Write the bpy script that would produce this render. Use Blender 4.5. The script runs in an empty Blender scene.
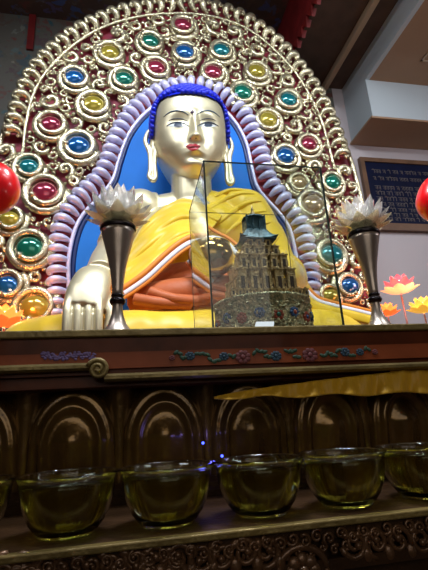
import bpy, bmesh, math, random
from mathutils import Vector, Matrix
from mathutils.bvhtree import BVHTree
random.seed(7)
PI = math.pi
SC = bpy.context.scene
COL = SC.collection
EYE = Vector((0, 0, 1.5))
F = 430.0
# ---------------------------------------------------------------- camera orientation (from the vanishing points)
Zc = Vector((-83, 1375, -430)).normalized()
Xc = Vector((2186, 6, -430)); Xc = (Xc - Zc * Xc.dot(Zc)).normalized()
Yc = Zc.cross(Xc)
ROT = Matrix((Xc, Yc, Zc))
def ray(px, py):
    return ROT @ Vector((px - 214, 285 - py, -F))
def P(px, py, Y):
    d = ray(px, py)
    return EYE + d * (Y / d.y)
def PXW(Y, z=2.5):                                   # metres per pixel near depth Y
    return (Y * .935 + (z - 1.5) * .298) / F
cam_d = bpy.data.cameras.new('camera'); cam = bpy.data.objects.new('camera', cam_d); COL.objects.link(cam)
cam_d.sensor_fit = 'VERTICAL'; cam_d.sensor_height = 36; cam_d.lens = 36 * F / 570; cam_d.clip_start = .02
cam.matrix_world = Matrix.Translation(EYE) @ ROT.to_4x4()
SC.camera = cam

# ---------------------------------------------------------------- helpers
def V(*a): return Vector(a)
def link(o, parent=None):
    COL.objects.link(o)
    if parent is not None:
        o.parent = parent
        w = Vector(parent.get('_w', (0, 0, 0)))
        o.matrix_parent_inverse = Matrix.Translation(-w)
        o['_w'] = tuple(w * 0)
    return o
def mesh(name, vf, mat, parent=None, smooth=True, auto=None):
    vs, fs = vf
    me = bpy.data.meshes.new(name); me.from_pydata([tuple(v) for v in vs], [], fs); me.update()
    if smooth:
        me.polygons.foreach_set('use_smooth', [True] * len(me.polygons))
    me.materials.append(mat)
    o = bpy.data.objects.new(name, me); link(o, parent)
    if auto:
        m = o.modifiers.new('b', 'BEVEL'); m.width = auto; m.segments = 2; m.limit_method = 'ANGLE'; m.angle_limit = .6
    return o
def thing(name, label, cat, loc, group=None):
    o = bpy.data.objects.new(name, None); COL.objects.link(o); o.empty_display_size = .05
    o.location = loc; o['_w'] = tuple(loc)
    return tag(o, label, cat, group)
def tag(o, label, cat, group=None):
    o['label'] = label; o['category'] = cat
    if group: o['group'] = group
    return o
def struct(o):
    o['kind'] = 'structure'; return o
def join(*parts):
    vs, fs = [], []
    for v, f in parts:
        n = len(vs); vs += list(v); fs += [tuple(i + n for i in q) for q in f]
    return vs, fs
def box(x0, x1, y0, y1, z0, z1):
    v = [V(x, y, z) for x in (x0, x1) for y in (y0, y1) for z in (z0, z1)]
    return v, [(0, 1, 3, 2), (4, 6, 7, 5), (0, 4, 5, 1), (2, 3, 7, 6), (0, 2, 6, 4), (1, 5, 7, 3)]
def lathe(prof, c=(0, 0, 0), n=32, closed=False, sx=1, sy=1):
    vs, fs = [], []
    for r, z in prof:
        for k in range(n):
            a = 2 * PI * k / n
            vs.append(V(c[0] + r * sx * math.cos(a), c[1] + r * sy * math.sin(a), c[2] + z))
    m = len(prof)
    for i in range(m - 1 + (1 if closed else 0)):
        j = (i + 1) % m
        for k in range(n):
            k2 = (k + 1) % n
            fs.append((i * n + k, i * n + k2, j * n + k2, j * n + k))
    if not closed:
        fs.append(tuple(reversed(range(n)))); fs.append(tuple(range((m - 1) * n, m * n)))
    return vs, fs
def tube(pts, rad, n=8, flat=1.0, up=None, cap=True):
    """swept tube; rad is a number or a list; flat squashes it along `up`"""
    pts = [Vector(p) for p in pts]; m = len(pts)
    if not hasattr(rad, '__len__'): rad = [rad] * m
    vs, fs = [], []
    T = [(pts[min(i + 1, m - 1)] - pts[max(i - 1, 0)]).normalized() for i in range(m)]
    u = Vector(up) if up else None
    prev = None
    for i in range(m):
        t = T[i]
        if u is not None: n2 = u - t * u.dot(t)
        elif prev is None: n2 = (V(0, 0, 1) if abs(t.z) < .9 else V(1, 0, 0)); n2 = n2 - t * n2.dot(t)
        else: n2 = prev - t * prev.dot(t)
        if n2.length < 1e-6: n2 = t.orthogonal()
        n2.normalize(); prev = n2; b = t.cross(n2)
        for k in range(n):
            a = 2 * PI * k / n
            vs.append(pts[i] + b * (rad[i] * math.cos(a)) + n2 * (rad[i] * flat * math.sin(a)))
    for i in range(m - 1):
        for k in range(n):
            k2 = (k + 1) % n
            fs.append((i * n + k, i * n + k2, (i + 1) * n + k2, (i + 1) * n + k))
    if cap:
        fs.append(tuple(reversed(range(n)))); fs.append(tuple(range((m - 1) * n, m * n)))
    return vs, fs
def ball(c, rx, ry=None, rz=None, nu=16, nv=10, rot=None):
    ry = ry or rx; rz = rz or rx; c = Vector(c)
    vs, fs = [], []
    vs.append(V(0, 0, -rz))
    for i in range(1, nv):
        a = -PI / 2 + PI * i / nv
        for k in range(nu):
            b = 2 * PI * k / nu
            vs.append(V(rx * math.cos(a) * math.cos(b), ry * math.cos(a) * math.sin(b), rz * math.sin(a)))
    vs.append(V(0, 0, rz))
    for k in range(nu):
        k2 = (k + 1) % nu
        fs.append((0, 1 + k2, 1 + k))
        for i in range(nv - 2):
            p = 1 + i * nu
            fs.append((p + k, p + k2, p + nu + k2, p + nu + k))
        p = 1 + (nv - 2) * nu
        fs.append((p + k, p + k2, len(vs) - 1))
    if rot is not None: vs = [rot @ v for v in vs]
    return [v + c for v in vs], fs
def grid(fn, nu, nv, closed_u=False):
    vs = [Vector(fn(i / nu, j / nv)) for j in range(nv + 1) for i in range(nu + 1)]
    fs = [(j * (nu + 1) + i, j * (nu + 1) + i + 1, (j + 1) * (nu + 1) + i + 1, (j + 1) * (nu + 1) + i)
          for j in range(nv) for i in range(nu)]
    return vs, fs
def cat(pts, k=6):
    """Catmull-Rom through points"""
    pts = [Vector(p) for p in pts]; out = []
    for i in range(len(pts) - 1):
        p0 = pts[max(i - 1, 0)]; p1 = pts[i]; p2 = pts[i + 1]; p3 = pts[min(i + 2, len(pts) - 1)]
        for j in range(k):
            t = j / k
            out.append(.5 * ((2 * p1) + (p2 - p0) * t + (2 * p0 - 5 * p1 + 4 * p2 - p3) * t * t + (3 * p1 - p0 - 3 * p2 + p3) * t ** 3))
    out.append(pts[-1]); return out
def resample(pts, step):
    d = [0]
    for a, b in zip(pts, pts[1:]): d.append(d[-1] + (b - a).length)
    n = max(1, round(d[-1] / step)); out = []; j = 0
    for i in range(n + 1):
        s = d[-1] * i / n
        while j < len(d) - 2 and d[j + 1] < s: j += 1
        t = (s - d[j]) / max(1e-9, d[j + 1] - d[j]); out.append(pts[j].lerp(pts[j + 1], min(1, t)))
    return out
def lerp_table(tab, t):
    for (a, x), (b, y) in zip(tab, tab[1:]):
        if t <= b:
            k = (t - a) / (b - a); k = max(0, k)
            return x + (y - x) * k
    return tab[-1][1]
def prism_x(prof, x0, x1):                        # prof: list of (y,z); extruded along x
    n = len(prof)
    vs = [V(x0, y, z) for y, z in prof] + [V(x1, y, z) for y, z in prof]
    return vs, [tuple(range(n - 1, -1, -1)), tuple(range(n, 2 * n))] + [(i, (i + 1) % n, n + (i + 1) % n, n + i) for i in range(n)]

# ---------------------------------------------------------------- materials
def mat(name, col, rough=.5, *a, **k):
    sp = k.pop('spec', None); m = mat_(name, col, rough, *a, **k)
    if sp is not None: m.node_tree.nodes['Principled BSDF'].inputs['Specular IOR Level'].default_value = sp
    return m
def mat_(name, col, rough=.5, metal=0., bump=0., bscale=60., var=0., vscale=8., trans=0., ior=1.45, coat=0., emis=None, es=0., col2=None, sheen=0., bkind='noise', stretch=None, subs=0., bdist=.01):
    m = bpy.data.materials.new(name); m.use_nodes = True
    nt = m.node_tree; b = nt.nodes['Principled BSDF']
    b.inputs['Base Color'].default_value = (*col, 1)
    b.inputs['Roughness'].default_value = rough; b.inputs['Metallic'].default_value = metal
    b.inputs['Transmission Weight'].default_value = trans; b.inputs['IOR'].default_value = ior
    b.inputs['Coat Weight'].default_value = coat; b.inputs['Coat Roughness'].default_value = .08
    b.inputs['Sheen Weight'].default_value = sheen
    if subs: b.inputs['Subsurface Weight'].default_value = subs; b.inputs['Subsurface Scale'].default_value = .01
    if emis: b.inputs['Emission Color'].default_value = (*emis, 1); b.inputs['Emission Strength'].default_value = es
    tc = nt.nodes.new('ShaderNodeTexCoord'); mp = nt.nodes.new('ShaderNodeMapping')
    nt.links.new(tc.outputs['Object'], mp.inputs['Vector'])
    if stretch: mp.inputs['Scale'].default_value = stretch
    if var or col2:
        n = nt.nodes.new('ShaderNodeTexNoise'); n.inputs['Scale'].default_value = vscale; n.inputs['Detail'].default_value = 5
        nt.links.new(mp.outputs[0], n.inputs['Vector'])
        r = nt.nodes.new('ShaderNodeValToRGB')
        r.color_ramp.elements[0].position = .35; r.color_ramp.elements[1].position = .65
        c2 = col2 or tuple(c * (1 - var) for c in col)
        r.color_ramp.elements[0].color = (*c2, 1); r.color_ramp.elements[1].color = (*col, 1)
        nt.links.new(n.outputs['Fac'], r.inputs[0]); nt.links.new(r.outputs[0], b.inputs['Base Color'])
    if bump:
        if bkind == 'wave':
            n = nt.nodes.new('ShaderNodeTexWave'); n.inputs['Scale'].default_value = bscale
            n.inputs['Distortion'].default_value = 4; n.inputs['Detail'].default_value = 2; out = n.outputs['Fac']
        elif bkind == 'voronoi':
            n = nt.nodes.new('ShaderNodeTexVoronoi'); n.inputs['Scale'].default_value = bscale; out = n.outputs['Distance']
        else:
            n = nt.nodes.new('ShaderNodeTexNoise'); n.inputs['Scale'].default_value = bscale; n.inputs['Detail'].default_value = 3; out = n.outputs['Fac']
        nt.links.new(mp.outputs[0], n.inputs['Vector'])
        bp = nt.nodes.new('ShaderNodeBump'); bp.inputs['Strength'].default_value = bump; bp.inputs['Distance'].default_value = bdist
        nt.links.new(out, bp.inputs['Height']); nt.links.new(bp.outputs[0], b.inputs['Normal'])
    return m
GOLD = mat('pale_gold', (.80, .70, .44), .30, .85, bump=.25, bscale=45, var=.25, vscale=9)
GOLDR = mat('worn_gold_relief', (.72, .64, .44), .27, .85, bump=.5, bscale=80, var=.35, vscale=14)
SKIN = mat('satin_gold_skin', (.74, .67, .46), .43, .72, var=.06, vscale=5)
LAV = mat('lavender_silver', (.68, .66, .92), .32, .2, bump=.3, bscale=60, var=.12)
REDBACK = mat('crimson_lacquer', (.33, .012, .022), .55, 0, var=.3, col2=(.20, .015, .05))
BLUE = mat('azure_panel', (.0, .17, .66), .7, var=.12, vscale=3)
NAVY = mat('navy_edge_shade', (.005, .02, .12), .4)
HAIR = mat('ultramarine_curls', (.010, .022, .55), .28)
YEL = mat('yellow_silk', (.86, .56, .02), .42, 0, bump=.4, bscale=2.6, bkind='wave', sheen=.25, var=.14, vscale=4, bdist=.02, stretch=(.8, .8, 1.6))
YELD = mat('ochre_cloth', (.72, .40, .02), .5, 0, bump=.6, bscale=25, sheen=.2, stretch=(2, 2, .6))
ORG = mat('orange_lining', (.80, .24, .01), .5, sheen=.2)
RUST = mat('rust_under_robe', (.50, .11, .02), .55, bump=.4, bscale=18, sheen=.2)
WHT = mat('white_hem', (.80, .80, .88), .5)
WOODR = mat('red_brown_lacquered_wood', (.14, .034, .012), .45, 0, bump=.15, bscale=30, var=.4, vscale=12, coat=.06, spec=.15)
WOODD = mat('dark_brown_wood', (.050, .023, .009), .5, 0, bump=.3, bscale=40, var=.4, spec=.15)
OLIVE = mat('dull_gilt_edge', (.24, .17, .055), .42, .35, bump=.3, bscale=60, var=.35)
BRONZE = mat('dark_bronze_gilt', (.20, .11, .028), .24, .6, bump=.3, bscale=26, var=.5, coat=.35)
FASCIA = mat('brick_red_paint', (.28, .065, .022), .45, 0, bump=.1, bscale=30, var=.3, coat=.05, spec=.15)
PINKP = mat('pink_petal_paint', (.22, .055, .06), .5, var=.5, vscale=200); BLUEP = mat('blue_flower_paint', (.035, .08, .13), .5, var=.5, vscale=200)
GREENP = mat('green_leaf_paint', (.03, .075, .045), .5); PURP = mat('violet_script_paint', (.14, .09, .22), .5)
VASE = mat('pewter_brown_metal', (.50, .42, .36), .32, .8, bump=.05, bscale=30)
VDARK = mat('black_metal_collar', (.03, .025, .03), .25, .8)
CRYS = mat('clear_crystal', (1, 1, 1), .02, 0, trans=.55, ior=1.45, coat=.5)
AMB = mat('amber_tinted_crystal', (.98, .90, .66), .04, 0, trans=.55, ior=1.5, coat=.6)
GLASS = mat('bowl_glass', (.93, .96, .80), .02, 0, trans=1, ior=1.42)
OIL = mat('yellow_green_oil', (.90, .84, .13), .01, 0, trans=1, ior=1.36)
WALLP = mat('pinkish_plaster', (.56, .50, .52), .7, bump=.08, bscale=90, var=.06, vscale=2)
BEAMW = mat('pale_grey_blue_paint', (.50, .56, .60), .6, bump=.05, bscale=60)
SOFF = mat('tan_board', (.36, .22, .13), .6, var=.1, vscale=2)
TRIMB = mat('beige_moulding', (.50, .38, .26), .5)
DKCEIL = mat('dark_brown_board', (.10, .055, .035), .6, var=.3)
REDB = mat('red_painted_beam', (.22, .012, .012), .5, var=.4)
FRAMEW = mat('plaque_frame_wood', (.17, .085, .045), .45, var=.3)
NAVYP = mat('plaque_navy', (.004, .007, .032), .5, var=.3, spec=.15)
LETT = mat('faded_gold_letter', (.11, .09, .085), .6)
REDG = mat('glossy_red', (.86, .002, .008), .3, 0, coat=.6)
CARD = mat('white_card', (.82, .88, .90), .6)
CARDW = CARD

def painted(name, base, cols, scale):
    """mural: blotches of paint between dark ground"""
    m = bpy.data.materials.new(name); m.use_nodes = True; nt = m.node_tree; b = nt.nodes['Principled BSDF']
    tc = nt.nodes.new('ShaderNodeTexCoord')
    nz = nt.nodes.new('ShaderNodeTexNoise'); nz.inputs['Scale'].default_value = scale * .7; nz.inputs['Detail'].default_value = 4
    nt.links.new(tc.outputs['Object'], nz.inputs['Vector'])
    mx = nt.nodes.new('ShaderNodeMix'); mx.data_type = 'RGBA'; mx.inputs['Factor'].default_value = .25
    nt.links.new(tc.outputs['Object'], mx.inputs['A']); nt.links.new(nz.outputs['Color'], mx.inputs['B'])
    v = nt.nodes.new('ShaderNodeTexVoronoi'); v.inputs['Scale'].default_value = scale
    nt.links.new(mx.outputs['Result'], v.inputs['Vector'])
    r = nt.nodes.new('ShaderNodeValToRGB'); r.color_ramp.interpolation = 'LINEAR'
    els = r.color_ramp.elements
    els[0].position = 0; els[0].color = (*cols[0], 1); els[1].position = 1; els[1].color = (*base, 1)
    for i, c in enumerate(cols[1:] + [base]):
        e = els.new(.15 + .6 * i / len(cols)); e.color = (*c, 1)
    s = nt.nodes.new('ShaderNodeSeparateColor'); nt.links.new(v.outputs['Color'], s.inputs[0])
    nt.links.new(s.outputs[0], r.inputs[0])
    mm = nt.nodes.new('ShaderNodeMix'); mm.data_type = 'RGBA'
    rr = nt.nodes.new('ShaderNodeValToRGB'); rr.color_ramp.elements[0].position = .45; rr.color_ramp.elements[1].position = .75
    nt.links.new(v.outputs['Distance'], rr.inputs[0]); nt.links.new(rr.outputs[0], mm.inputs['Factor'])
    nt.links.new(r.outputs[0], mm.inputs['A']); mm.inputs['B'].default_value = (*base, 1)
    nt.links.new(mm.outputs['Result'], b.inputs['Base Color']); b.inputs['Roughness'].default_value = .6
    return m
MURAL = painted('mural_wall', (.11, .10, .085), [(.24, .22, .17), (.03, .09, .11), (.15, .05, .04), (.09, .09, .07)], 15)
CEILM = painted('painted_ceiling', (.10, .055, .042), [(.14, .10, .07), (.07, .10, .26), (.18, .05, .04), (.12, .08, .05)], 14)
def pane_mat():
    m = bpy.data.materials.new('case_glass'); m.use_nodes = True; nt = m.node_tree
    out = nt.nodes['Material Output']; nt.nodes.remove(nt.nodes['Principled BSDF'])
    t = nt.nodes.new('ShaderNodeBsdfTransparent'); t.inputs[0].default_value = (.93, .955, .94, 1)
    g = nt.nodes.new('ShaderNodeBsdfGlossy'); g.inputs['Roughness'].default_value = .02
    lw = nt.nodes.new('ShaderNodeLayerWeight'); lw.inputs['Blend'].default_value = .5
    pw = nt.nodes.new('ShaderNodeMath'); pw.operation = 'POWER'; pw.inputs[1].default_value = 4.5; nt.links.new(lw.outputs['Facing'], pw.inputs[0])
    fr = nt.nodes.new('ShaderNodeMath'); fr.operation = 'MULTIPLY_ADD'; fr.inputs[1].default_value = .7; fr.inputs[2].default_value = .03; nt.links.new(pw.outputs[0], fr.inputs[0])
    mx = nt.nodes.new('ShaderNodeMixShader')
    nt.links.new(fr.outputs[0], mx.inputs[0]); nt.links.new(t.outputs[0], mx.inputs[1]); nt.links.new(g.outputs[0], mx.inputs[2])
    nt.links.new(mx.outputs[0], out.inputs[0]); return m
PANE = pane_mat()
def crystal_mat(name, col, tr=.35):
    m = bpy.data.materials.new(name); m.use_nodes = True; nt = m.node_tree
    out = nt.nodes['Material Output']; nt.nodes.remove(nt.nodes['Principled BSDF'])
    g = nt.nodes.new('ShaderNodeBsdfGlass'); g.inputs['Color'].default_value = (*col, 1); g.inputs['IOR'].default_value = 1.45; g.inputs['Roughness'].default_value = .0
    t = nt.nodes.new('ShaderNodeBsdfTransparent'); t.inputs[0].default_value = (*col, 1)
    d = nt.nodes.new('ShaderNodeBsdfTranslucent'); d.inputs[0].default_value = (*col, 1)
    gl = nt.nodes.new('ShaderNodeBsdfGlossy'); gl.inputs['Roughness'].default_value = .12
    a = nt.nodes.new('ShaderNodeMixShader'); a.inputs[0].default_value = tr
    b = nt.nodes.new('ShaderNodeMixShader'); b.inputs[0].default_value = .13
    c = nt.nodes.new('ShaderNodeMixShader'); c.inputs[0].default_value = .26
    nt.links.new(g.outputs[0], a.inputs[1]); nt.links.new(t.outputs[0], a.inputs[2])
    nt.links.new(a.outputs[0], b.inputs[1]); nt.links.new(d.outputs[0], b.inputs[2])
    nt.links.new(b.outputs[0], c.inputs[1]); nt.links.new(gl.outputs[0], c.inputs[2])
    nt.links.new(c.outputs[0], out.inputs[0]); return m
CRYS = crystal_mat('clear_crystal_facets', (1, 1, 1)); AMB = crystal_mat('amber_crystal_facets', (1, .93, .72))
EDGE = mat('dark_green_edge', (.02, .035, .03), .3)

# ---------------------------------------------------------------- room
def slab(name, b, m): return struct(mesh(name, box(*b), m, smooth=False))
slab('floor', (-3.2, 5.2, -2.2, 3.6, -.1, 0), mat('floor_boards', (.09, .05, .03), .5, var=.3))
slab('wall_back', (-3.2, 2.10, 3.41, 3.55, 0, 5.4), MURAL)
slab('wall_right_back', (2.10, 5.2, 3.41, 3.55, 0, 4.78), WALLP)
slab('wall_left', (-3.3, -3.2, -2.2, 3.55, 0, 5.4), MURAL)
slab('wall_right', (5.2, 5.3, -2.2, 3.55, 0, 5.4), WALLP)
slab('wall_front', (-3.3, 5.3, -2.3, -2.2, 0, 5.4), mat('front_plaster', (.30, .26, .22), .7))
slab('ceiling', (-3.2, 1.53, -2.2, 3.55, 5.30, 5.4), CEILM)
slab('ceiling_right', (1.53, 5.2, -2.2, 3.55, 4.78, 4.88), DKCEIL)
# red painted drop face with a saw-tooth valance, running towards the back
saw = box(1.50, 1.56, -2.2, 3.405, 4.80, 5.31)
for k in range(34):
    y = 3.35 - k * .11
    saw = join(saw, ([V(1.50, y - .05, 4.80), V(1.50, y + .05, 4.80), V(1.52, y, 4.73), V(1.56, y - .05, 4.80), V(1.56, y + .05, 4.80), V(1.55, y, 4.73)],
                     [(0, 1, 2), (4, 3, 5), (0, 2, 5, 3), (1, 4, 5, 2)]))
struct(mesh('trim_1', saw, REDB, smooth=False))
struct(mesh('trim_2', box(1.975, 2.025, -2.2, 3.405, 4.72, 4.782), TRIMB, smooth=False))
# lowered ceiling: pale side face and tan soffit with a faint inset panel
struct(mesh('ceiling_lowered_face', box(2.22, 2.26, -2.2, 3.0, 4.53, 4.785), BEAMW, smooth=False))
sof = box(2.26, 5.2, -2.2, 3.0, 4.53, 4.60)
struct(mesh('ceiling_lowered', sof, SOFF, smooth=False))
fr = []
for b in ((2.62, 2.635, .9, 2.72, 4.522, 4.531), (4.2, 4.215, .9, 2.72, 4.522, 4.531), (2.62, 4.215, 2.705, 2.72, 4.522, 4.531), (2.62, 4.215, .9, .915, 4.522, 4.531)):
    fr.append(box(*b))
struct(mesh('trim_3', join(*fr), TRIMB, smooth=False))
# deep box beam across the far end
struct(mesh('beam', box(2.22, 5.2, 3.0, 3.409, 4.105, 4.785), BEAMW, smooth=False))
struct(mesh('trim_4', box(2.20, 5.2, 2.99, 3.405, 4.085, 4.105), SOFF, smooth=False))
# red hanging strip by the mural
pa, pb = P(29, -12, 3.3), P(36, 42, 3.3)
struct(mesh('trim_5', box(pa.x, pa.x + .06, 3.385, 3.409, pb.z, 5.3), REDB, smooth=False))

# ---------------------------------------------------------------- plaque on the wall
pt = P(361, 162, 3.39); pbm = P(361, 228, 3.39)
X0, X1, ZT, ZB = pt.x + .02, pt.x + 1.75, P(395, 164.5, 3.39).z, P(395, 224.5, 3.39).z
pq = thing('wall_plaque', 'navy blue inscribed board in a brown wooden frame on the pinkish wall', 'plaque', (X0, 3.40, ZB))
mesh('board', box(X0, X1, 3.375, 3.40, ZB, ZT), NAVYP, pq, smooth=False)
w = .045
mesh('frame', join(box(X0 - w, X1 + w, 3.36, 3.405, ZT, ZT + w), box(X0 - w, X1 + w, 3.36, 3.405, ZB - w * 1.6, ZB),
                   box(X0 - w, X0, 3.36, 3.405, ZB, ZT), box(X1, X1 + w, 3.36, 3.405, ZB, ZT)), FRAMEW, pq, smooth=False)
let = []
H = ZT - ZB
rows = [(.13, 1.0, .05), (.25, 1.0, .05), (.40, .8, .055), (.49, .8, .055), (.58, .8, .055), (.67, .8, .055), (.76, .85, .045), (.84, .85, .045), (.91, .7, .045)]
for fz, cov, h in rows:
    zz = ZT - fz * H; x = X0 + .07; hh = h * H
    while x < X1 - .08:
        n = random.randint(1, 4); wd = .0
        x0 = x
        for q in range(n):
            g = random.random(); cx = x + .018
            let.append(box(cx + .008, cx + .0135, 3.3735, 3.3755, zz - hh, zz))                # stem
            if g < .7: let.append(tube([V(cx + .008, 3.374, zz - hh * .4), V(cx - .004, 3.374, zz - hh * .3), V(cx - .008, 3.374, zz - hh * .6), V(cx, 3.374, zz - hh * .85)], .0028, 4))
            if g > .75: let.append(tube([V(cx + .01, 3.374, zz), V(cx + .002, 3.374, zz + hh * .4), V(cx - .01, 3.374, zz + hh * .3)], .0025, 4))
            x += .032
        let.append(box(x0, x, 3.3735, 3.3755, zz, zz + .005))                                   # head line
        x += .022
    
mesh('lettering', join(*let), LETT, pq, smooth=False)

# ---------------------------------------------------------------- altar
al = thing('altar', 'dark red carved wooden altar with gilt edges, lotus petals and painted flowers', 'altar', (.3, 1.6, 0))
AX0, AX1 = -.9, 1.9
mesh('altar_top', box(AX0, AX1, .905, 2.9, 1.640, 1.690), WOODR, al, smooth=False)
mesh('edge_strip', box(AX0, AX1, .895, .93, 1.674, 1.690), OLIVE, al, smooth=False, auto=.003)
mesh('altar_body', box(AX0, AX1, 1.03, 2.88, 0.0, 1.64), WOODD, al, smooth=False)
mesh('ledge_beam', box(AX0, AX1, .912, 1.03, 1.60, 1.674), WOODR, al, smooth=False)
car = []
x = AX0
while x < AX1:                                     # thin carved bead row
    car.append(ball((x, .911, 1.6475), .0045, .004, .0035, 6, 4)); x += .011
mesh('bead_row', join(*car), WOODR, al)
mesh('painted_fascia', box(AX0, AX1, .902, .915, 1.610, 1.643), FASCIA, al, smooth=False)
# mouldings: left run sits higher and ends in a scroll
def mould(x0, x1, z): return prism_x([(.915, z), (.893, z), (.886, z + .004), (.886, z + .010), (.893, z + .015), (.915, z + .015)], x0, x1)
ZL, ZR = 1.598, 1.584
zl = P(60, 367.5, .89).z - .007; zr = P(200, 374, .89).z - .007
sc = P(98, 369.5, .885)
mesh('moulding', mould(AX0, sc.x - .008, zl), OLIVE, al, smooth=False)
mesh('moulding', mould(sc.x + .012, AX1, zr), OLIVE, al, smooth=False)
sp = []
for i in range(34):
    t = i / 33; a = PI * .9 - t * 4.4 * PI / 1.15; r = .0185 * (1 - t) + .002
    sp.append(V(sc.x + r * math.cos(a), .884 - .006 * t, sc.z + r * math.sin(a)))
mesh('scroll_finial', join(tube(sp, [.0052 - .002 * i / 33 for i in range(34)], 8), ball((sc.x, .885, sc.z), .017, .006, .017)), OLIVE, al)
zund = zr - .003
mesh('under_board', box(AX0, AX1, .93, 1.03, 1.577, 1.602), WOODR, al, smooth=False)
# violet painted script at left, flowers on the centre panel
vio = []
random.seed(3)
for k in range(70):
    c = P(42 + k * .78, 356 + random.uniform(-3.5, 3.5), .9015)
    vio.append(ball((c.x, .9018, c.z), .003 + .002 * random.random(), .0012, .002 + .002 * random.random(), 7, 4))
mesh('violet_script', join(*vio), PURP, al)
fl = {'p': [], 'b': [], 'g': []}
def flower(px, py, key, r):
    c = P(px, py, .9015); fl[key] = []
    for k in range(8):
        a = k * PI / 4 + .3
        fl[key].append(ball((c.x + r * .7 * math.cos(a), .9015, c.z + r * .6 * math.sin(a)), r * .42, .0016, r * .36, 8, 5))
    fl[key].append(ball((c.x, .9005, c.z), r * .35, .002, r * .35, 8, 5))
    mesh('painted_blossom', join(*fl[key]), PINKP if key == 'p' else BLUEP, al)
for px, py, k, r in ((190, 356, 'b', .010), (224, 356.5, 'b', .010), (243, 357, 'p', .016), (276, 356, 'b', .012), (310, 355, 'p', .017), (345, 352, 'b', .011), (360, 352, 'b', .009), (172, 358, 'p', .006), (375, 352, 'p', .007)):
    flower(px, py, k, r)
for px in (178, 184, 199, 206, 212, 217, 232, 256, 263, 268, 288, 293, 297, 324, 329, 334, 339, 352, 367):
    py = 356 - (px - 230) * .028 + random.uniform(-4.5, 4.5); c = P(px, py, .9015)
    fl['g'] = []
    for s in (-1, 1):
        fl['g'].append(ball((c.x + s * .004, .9015, c.z + random.uniform(-.003, .003)), .007, .0016, .004, 8, 5, Matrix.Rotation(random.uniform(-1, 1), 3, 'Y')))
    mesh('painted_leaf', join(*fl['g']), GREENP, al)
# carved lotus petals under the ledge
mesh('recess_panel', box(AX0, AX1, 1.02, 1.032, 1.36, 1.60), WOODD, al, smooth=False)
def lotus_petal(cx):
    w, zb, h = .096, 1.375, .218
    def f(u, v):
        # u across, v up; outline is a round-headed arch
        s = 2 * u - 1
        ww = w * (1 if v < .45 else math.sqrt(max(0, 1 - ((v - .45) / .55) ** 2.3)))
        x = s * ww; z = zb + h * v * (1 - .04 * s * s)
        zc = zb + h * .42
        qo = abs(x) / w if z < zc else math.hypot(x / w, (z - zc) / (h * .58))     # 1 on the outline
        d = .046 * (1 - min(1, qo) ** 6) * (.55 + .45 * min(1, v * 2.2))
        def step(q, a, k=26): return 1 / (1 + math.exp(-(q - a) * k))
        d -= .016 * (1 - step(qo, .80))                      # groove inside the broad rim
        d += .013 * (1 - step(qo, .68))                      # second raised arch
        d -= .018 * (1 - step(qo, .54))                      # sunk centre
        d += .020 * math.exp(-(qo / .30) ** 2 * .8)
        return (cx + x, 1.02 - max(d, -.002), z)
    return grid(f, 60, 60)
def dart(cx):
    def f(u, v):
        s = 2 * u - 1; ww = .030 * (v ** .7) + .004
        return (cx + s * ww, 1.018 - .022 * (1 - s * s) * (.4 + .6 * v), 1.37 + .213 * v - .01 * s * s)
    return grid(f, 10, 16)
for k in range(-2, 8):
    mesh('lotus_petal', lotus_petal(-.120 + .1945 * k), BRONZE, al)
    mesh('petal_tip', dart(-.120 + .1945 * (k + .5)), BRONZE, al)
# base steps behind the bowls and the lower shelf
mesh('base_moulding', prism_x([(1.03, 1.35), (.955, 1.35), (.955, 1.362), (.965, 1.368), (.965, 1.376), (.99, 1.384), (1.03, 1.384)], AX0, AX1), WOODD, al, smooth=False)
mesh('offering_shelf', box(AX0, AX1, .668, 1.03, 1.325, 1.350), WOODD, al, smooth=False)
mesh('shelf_lip', box(AX0, AX1, .655, .672, 1.342, 1.3515), OLIVE, al, smooth=False, auto=.002)
mesh('shelf_face', box(AX0, AX1, .680, 1.03, .2, 1.325), WOODD, al, smooth=False)
CARV = mat('carved_brown_gilt', (.17, .085, .04), .35, .45, bump=.3, bscale=60, var=.4, coat=.3)
fz = []
x = AX0; k = 0
def curl(c, r, a0, turn, tr, y=None, n=16, hand=1):
    pts, rr = [], []
    for i in range(n):
        t = i / (n - 1); a = a0 + hand * t * turn * 2 * PI; q = r * (1 - .78 * t)
        pts.append(V(c[0] + q * math.cos(a), c[1] - .3 * tr * t, c[2] + q * math.sin(a))); rr.append(tr * (1 - .45 * t))
    return join(tube(pts, rr, 6), ball(pts[-1] + V(0, -tr * .4, 0), tr * 1.1, tr, tr * 1.1, 6, 4))
while x < AX1:
    z = 1.331 if k % 2 else 1.326
    fz.append(curl((x, .665, z), .0095, random.uniform(0, 6), 1.2, .0032, n=12, hand=1 if k % 2 else -1))
    fz.append(curl((x + .008, .668, z - .016), .0075, random.uniform(0, 6), 1.1, .003, n=10, hand=-1 if k % 2 else 1))
    x += .0185; k += 1
mesh('scroll_frieze', join(*fz), CARV, al)
mesh('frieze_rail', box(AX0, AX1, .664, .682, 1.285, 1.300), WOODD, al, smooth=False)
for px, py in ((302, 566), (20, 590), (160, 578)):
    c = P(px, py + 4, .67)
    lo = [tube([V(c.x + .036 * math.cos(a), .668, c.z + .03 * math.sin(a)) for a in [i * 2 * PI / 28 for i in range(29)]], .006, 6)]
    for k in range(8):
        a = k * PI / 4; lo.append(ball((c.x + .017 * math.cos(a), .666, c.z + .014 * math.sin(a)), .0105, .006, .010, 8, 5))
    lo.append(ball((c.x, .664, c.z), .008, .008, .008))
    mesh('flower_roundel', join(*lo), CARV, al)
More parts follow.
